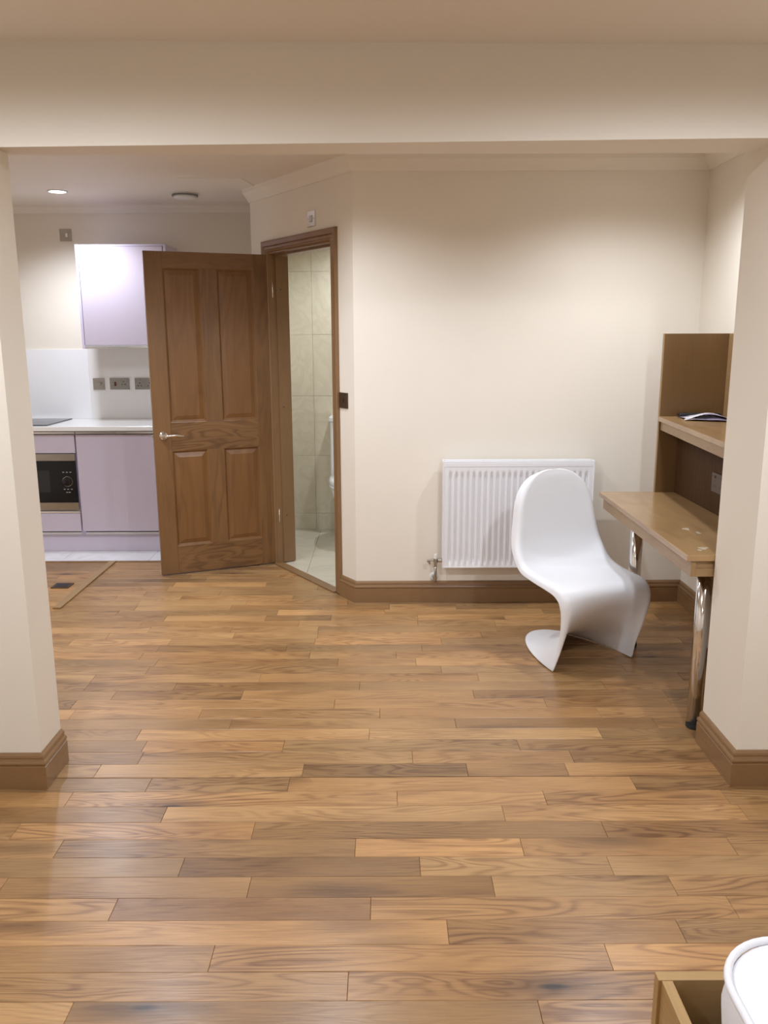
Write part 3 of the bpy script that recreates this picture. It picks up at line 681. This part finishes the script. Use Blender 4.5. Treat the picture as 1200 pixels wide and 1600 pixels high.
# hutch on the desk
e = empty('desk_hutch', (1.53, 3.5, DZ)); tag(e, 'oak hutch standing on the desk with end panel and slanting shelf', 'shelf unit')
kb('end_panel', 'hutch', 1.370, XR-.002, 4.115, 4.133, DZ+.0005, 1.506, .001)
kb('end_panel_edge', 'apron', 1.3665, 1.3700, 4.1145, 4.1335, DZ+.0005, 1.5065, .0005)
kb('back_panel', 'apron', XR-.018, XR-.003, 2.895, 4.114, 1.086, 1.506, .001)
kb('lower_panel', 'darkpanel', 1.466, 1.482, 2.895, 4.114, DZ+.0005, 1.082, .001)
bm = bmesh.new(); prism(bm, [(1.362-1.53, 4.113-3.5), (XR-.004-1.53, 4.113-3.5), (XR-.004-1.53, 2.895-3.5), (1.262-1.53, 2.895-3.5)], 1.083-DZ, 1.105-DZ)
link('shelf', bm, 'desk', e)
bm = bmesh.new(); prism(bm, [(1.376-1.53, 4.113-3.5), (1.394-1.53, 4.113-3.5), (1.294-1.53, 2.895-3.5), (1.276-1.53, 2.895-3.5)], 1.038-DZ, 1.083-DZ)
link('shelf_apron', bm, 'apron', e)
# socket on the lower panel
sp = kb('socket_plate', 'duskplate', 1.458, 1.466, 3.487, 3.633, .819, .905, .002)
for c_ in (-.036, .036):
    for y, z in ((0, .026), (0, .006), (-.011, -.014), (.011, -.014)):
        d_ = .008 if z > .02 else .0035
        bx('rocker' if z > .02 else 'socket_slot', 'duskplate' if z > .02 else 'dark', (-.008 if z > .02 else -.0045, -.003, c_+y-d_, c_+y+d_, z-.005, z+.005), sp, .0005)
# remote and leaflet
e = empty('remote_control', (1.545, 4.065, 1.106), R(-4)); tag(e, 'long black remote control lying behind the leaflet on the hutch shelf', 'remote control')
bm = bmesh.new(); box(bm, -.100, .100, -.022, .022, 0, .019, .005, 3); link('body', bm, 'dark', e, None, True)
for k in range(8):
    for j in (-1, 0, 1):
        bm = bmesh.new(); box(bm, -.004, .004, -.003, .003, .018, .0205, .001, 1); link('button', bm, 'rubber', e, (-.07+k*.018, j*.012, 0))
e = empty('leaflet', (1.535, 3.93, 1.106), R(-22))
tag(e, 'crumpled white and purple printed leaflet lying on the hutch shelf', 'leaflet')
def leaf(dx, dy, rot, h, ph):
    def f(u, v):
        x = (u-.5)*.20; y = (v-.5)*.17; z = .002+h*(.5-.5*math.cos(2*math.pi*min(1, u*.8+.1)))*(.55+.45*math.sin(3*v+ph))+.002*math.sin(9*u+5*v)
        c, s = math.cos(rot), math.sin(rot); return Vector((c*x-s*y+dx, s*x+c*y+dy, max(z, .001)))
    return grid(18, 14, f)
for k, (dx, dy, ro, h, ph) in enumerate(((0, 0, 0, .012, 0), (-.012, .02, .25, .030, 1.0))):
    bm = leaf(dx, dy, ro, h, ph)
    o = link('sheet', bm, 'leaflet', e, (0, 0, .0015*k), True); sm = o.modifiers.new('s', 'SOLIDIFY'); sm.thickness = .0008; sm.offset = 1

# ------------------------------------------------------------------ chair (one moulded shell)
def catmull(P, t):
    n = len(P)-1; x = t*n; i = min(int(x), n-1); f = x-i
    p0, p1, p2, p3 = P[max(i-1, 0)], P[i], P[i+1], P[min(i+2, n)]
    return [0.5*((2*b_)+(-a_+c_)*f+(2*a_-5*b_+4*c_-d_)*f*f+(-a_+3*b_-3*c_+d_)*f**3) for a_, b_, c_, d_ in zip(p0, p1, p2, p3)]
# centre x, centre z, edge x, edge z, half width, flange x, flange z, blend exponent
CH = [
 (-.160, .866, -.158, .864, .022, -.010, -.004, 2.0),
 (-.157, .856, -.155, .854, .076, -.020, -.010, 2.0),
 (-.150, .832, -.148, .830, .126, -.028, -.010, 2.2),
 (-.143, .782, -.134, .782, .170, -.036, -.006, 2.2),
 (-.134, .710, -.120, .712, .198, -.042, -.002, 2.2),
 (-.124, .620, -.106, .624, .212, -.046, -.002, 2.2),
 (-.112, .530, -.090, .540, .228, -.042, -.006, 2.2),
 (-.084, .462, -.060, .484, .238, -.030, -.016, 2.4),
 (-.030, .424, -.010, .436, .240, -.014, -.026, 2.6),
 (.066, .412, .074, .418, .234, -.004, -.028, 2.8),
 (.166, .414, .168, .410, .230, -.002, -.030, 3.0),
 (.246, .416, .240, .406, .229, -.006, -.034, 3.0),
 (.303, .406, .290, .388, .226, -.022, -.034, 3.0),
 (.328, .374, .314, .348, .224, -.034, -.012, 3.0),
 (.312, .326, .318, .298, .220, -.034, -.002, 2.6),
 (.266, .268, .308, .240, .216, -.032, .000, 2.2),
 (.196, .200, .290, .178, .212, -.028, .000, 2.0),
 (.092, .130, .266, .112, .210, -.024, .000, 1.8),
 (-.030, .072, .245, .054, .214, -.020, .000, 1.7),
 (-.140, .032, .232, .018, .218, -.016, .000, 1.7),
 (-.262, .006, .222, .004, .218, -.012, .000, 1.7),
]
def chair_pt(u, v):
    cx, cz, ex, ez, w_, fx, fz, ep = catmull(CH, u)
    s = abs(v*2-1); sg = 1 if v >= .5 else -1
    q = min(1.0, s/0.86); fl = max(0.0, (s-0.80)/0.20)
    g = q**ep
    # below the seat the section becomes a horseshoe: width fills early, then the side runs forward
    lower = max(0.0, min(1.0, (u-0.66)/0.2))
    hw = (1-lower)*q+lower*math.sin(q*math.pi/2)**0.85
    g2 = (1-lower)*g+lower*(1-math.cos(q*math.pi/2))**(0.85)
    x = cx+(ex-cx)*g2; z = cz+(ez-cz)*g2; y = w_*hw
    f2 = fl*fl*(3-2*fl)
    x += fx*f2; z += fz*f2; y += (0.014*math.sin(fl*math.pi/2))*(1-lower*.9)
    return Vector((x, sg*y, max(z, .004)))
bm = grid(90, 64, chair_pt); bmesh.ops.recalc_face_normals(bm, faces=bm.faces)
ch = link('chair', bm, 'chair', None, (.885, 3.822, 0), True); ch.rotation_euler = (0, 0, math.atan2(-.925, .38))
tag(ch, 'white one-piece moulded plastic S-shaped chair standing in front of the radiator', 'chair')
sm = ch.modifiers.new('s', 'SOLIDIFY'); sm.thickness = .009; sm.offset = 0
bv = ch.modifiers.new('sub', 'SUBSURF'); bv.levels = 1; bv.render_levels = 1

# ------------------------------------------------------------------ toilet
e = empty('toilet', (-0.21, 6.40, 0)); tag(e, 'white ceramic toilet with cistern seen at the edge of the bathroom doorway', 'toilet')
def rbox(name, dims, bev, mat='ceramic'):
    x0, x1, y0, y1, z0, z1 = dims; return kb(name, mat, x0, x1, y0, y1, z0, z1, bev)
o = rbox('cistern', (-.403, -.025, 6.215, 6.400, .46, .870), .012)
o = rbox('cistern_lid', (-.411, -.017, 6.205, 6.400, .870, .910), .010)
def lob(t, w_, l_):
    a = 2*math.pi*t; c, s = math.cos(a), math.sin(a)
    n_ = 2.6
    return (abs(c)**(2/n_)*math.copysign(w_, c), abs(s)**(2/n_)*math.copysign(l_, s))
def loft(rings, name, mat='ceramic', loc=(0, 0, 0)):
    bm = bmesh.new(); n = 40; V = []
    for w_, l_, oy, z in rings:
        V.append([bm.verts.new((lob(k/n, w_, l_)[0], lob(k/n, w_, l_)[1]+oy, z)) for k in range(n)])
    for a_, b_ in zip(V, V[1:]):
        for k in range(n): bm.faces.new((a_[k], a_[(k+1) % n], b_[(k+1) % n], b_[k]))
    bm.faces.new(V[0][::-1]); bm.faces.new(V[-1]); bmesh.ops.recalc_face_normals(bm, faces=bm.faces)
    return link(name, bm, mat, e, loc, True)
loft([(.11, .20, 0, .002), (.11, .20, 0, .02), (.105, .195, 0, .12), (.115, .205, -.01, .22), (.155, .235, -.02, .32), (.180, .255, -.02, .40), (.182, .257, -.02, .425)], 'bowl', loc=(0, -.36, 0))
loft([(.186, .245, 0, .427), (.192, .250, 0, .432), (.192, .250, 0, .445), (.188, .247, 0, .449)], 'seat', loc=(0, -.40, 0))
loft([(.188, .245, 0, .450), (.193, .250, 0, .458), (.193, .250, 0, .480), (.180, .240, 0, .496), (.12, .18, 0, .502)], 'seat_lid', loc=(0, -.40, 0))
rbox('pan_back', (-.33, -.10, 6.22, 6.400, .003, .460), .02)

# ------------------------------------------------------------------ box and cushion in the near corner
e = empty('open_wooden_box', (0.80, 0.95, 0)); tag(e, 'open-topped light oak box in the near right corner of the floor', 'box')
bx0, bx1, by0, by1, bh = 0.478, 1.20, 0.50, 1.262, 0.40
kb('far_board', 'boxwood', bx0-.003, bx1, by1-.020, by1, .001, bh, .001)
kb('near_board', 'boxwood', bx0, bx1, by0, by0+.020, .001, bh, .001)
kb('side_board', 'boxwoodY', bx0+.003, bx0+.022, by0+.020, by1-.020, .001, bh-.001, .001); kb('side_board', 'boxwoodY', bx1-.020, bx1, by0+.020, by1-.020, .001, bh-.001, .001)
kb('bottom_board', 'boxwood', bx0+.022, bx1-.020, by0+.020, by1-.020, .004, .016, 0)
# cushion: rounded block with a piped rim
def rrect(cx, cy, hw, hh, r, n=10):
    out = []
    for q, (sx, sy) in enumerate(((1, 1), (-1, 1), (-1, -1), (1, -1))):
        for k in range(n+1):
            a = math.pi/2*q+math.pi/2*k/n; out.append((cx+sx*(hw-r)+r*math.cos(a), cy+sy*(hh-r)+r*math.sin(a)))
    return out
ccx, ccy, chw, chh = 0.846, 0.900, 0.307, 0.332
bm = bmesh.new(); V = []
for ins, z in ((.03, .018), (.008, .030), (.0, .06), (-.003, .14), (.001, .22), (-.003, .30), (.003, .38), (-.002, .44), (.003, .470), (.006, .482), (.010, .488), (.014, .4895), (.020, .493), (.04, .4945), (.12, .497)):
    V.append([bm.verts.new((x-ccx, y-ccy, z-.018)) for x, y in rrect(ccx, ccy, chw-ins, chh-ins, .125-ins*.5)])
n = len(V[0])
for a_, b_ in zip(V, V[1:]):
    for k in range(n): bm.faces.new((a_[k], a_[(k+1) % n], b_[(k+1) % n], b_[k]))
bm.faces.new(V[0][::-1]); bm.faces.new(V[-1]); bmesh.ops.recalc_face_normals(bm, faces=bm.faces)
cu = empty('cushion', (ccx, ccy, .018)); tag(cu, 'thick white padded cushion with piped rim sitting in the oak box', 'cushion')
link('pad', bm, 'fabric', cu, None, True)
bm = bmesh.new(); pr = rrect(0, 0, chw-.004, chh-.004, .121)
rings = []
for i, (x, y) in enumerate(pr):
    a0 = Vector(pr[i-1]); a1 = Vector(pr[(i+1) % len(pr)]); d = (a1-a0).normalized(); nn = Vector((d.y, -d.x))
    rings.append([bm.verts.new((x+nn.x*.0065*math.cos(t_), y+nn.y*.0065*math.cos(t_), .4725+.0065*math.sin(t_))) for t_ in [2*math.pi*k/10 for k in range(10)]])
for i in range(len(rings)):
    a_, b_ = rings[i], rings[(i+1) % len(rings)]
    for k in range(10): bm.faces.new((a_[k], a_[(k+1) % 10], b_[(k+1) % 10], b_[k]))
bmesh.ops.recalc_face_normals(bm, faces=bm.faces)
link('piping', bm, 'fabric', cu, None, True)
print('planks', nplank)
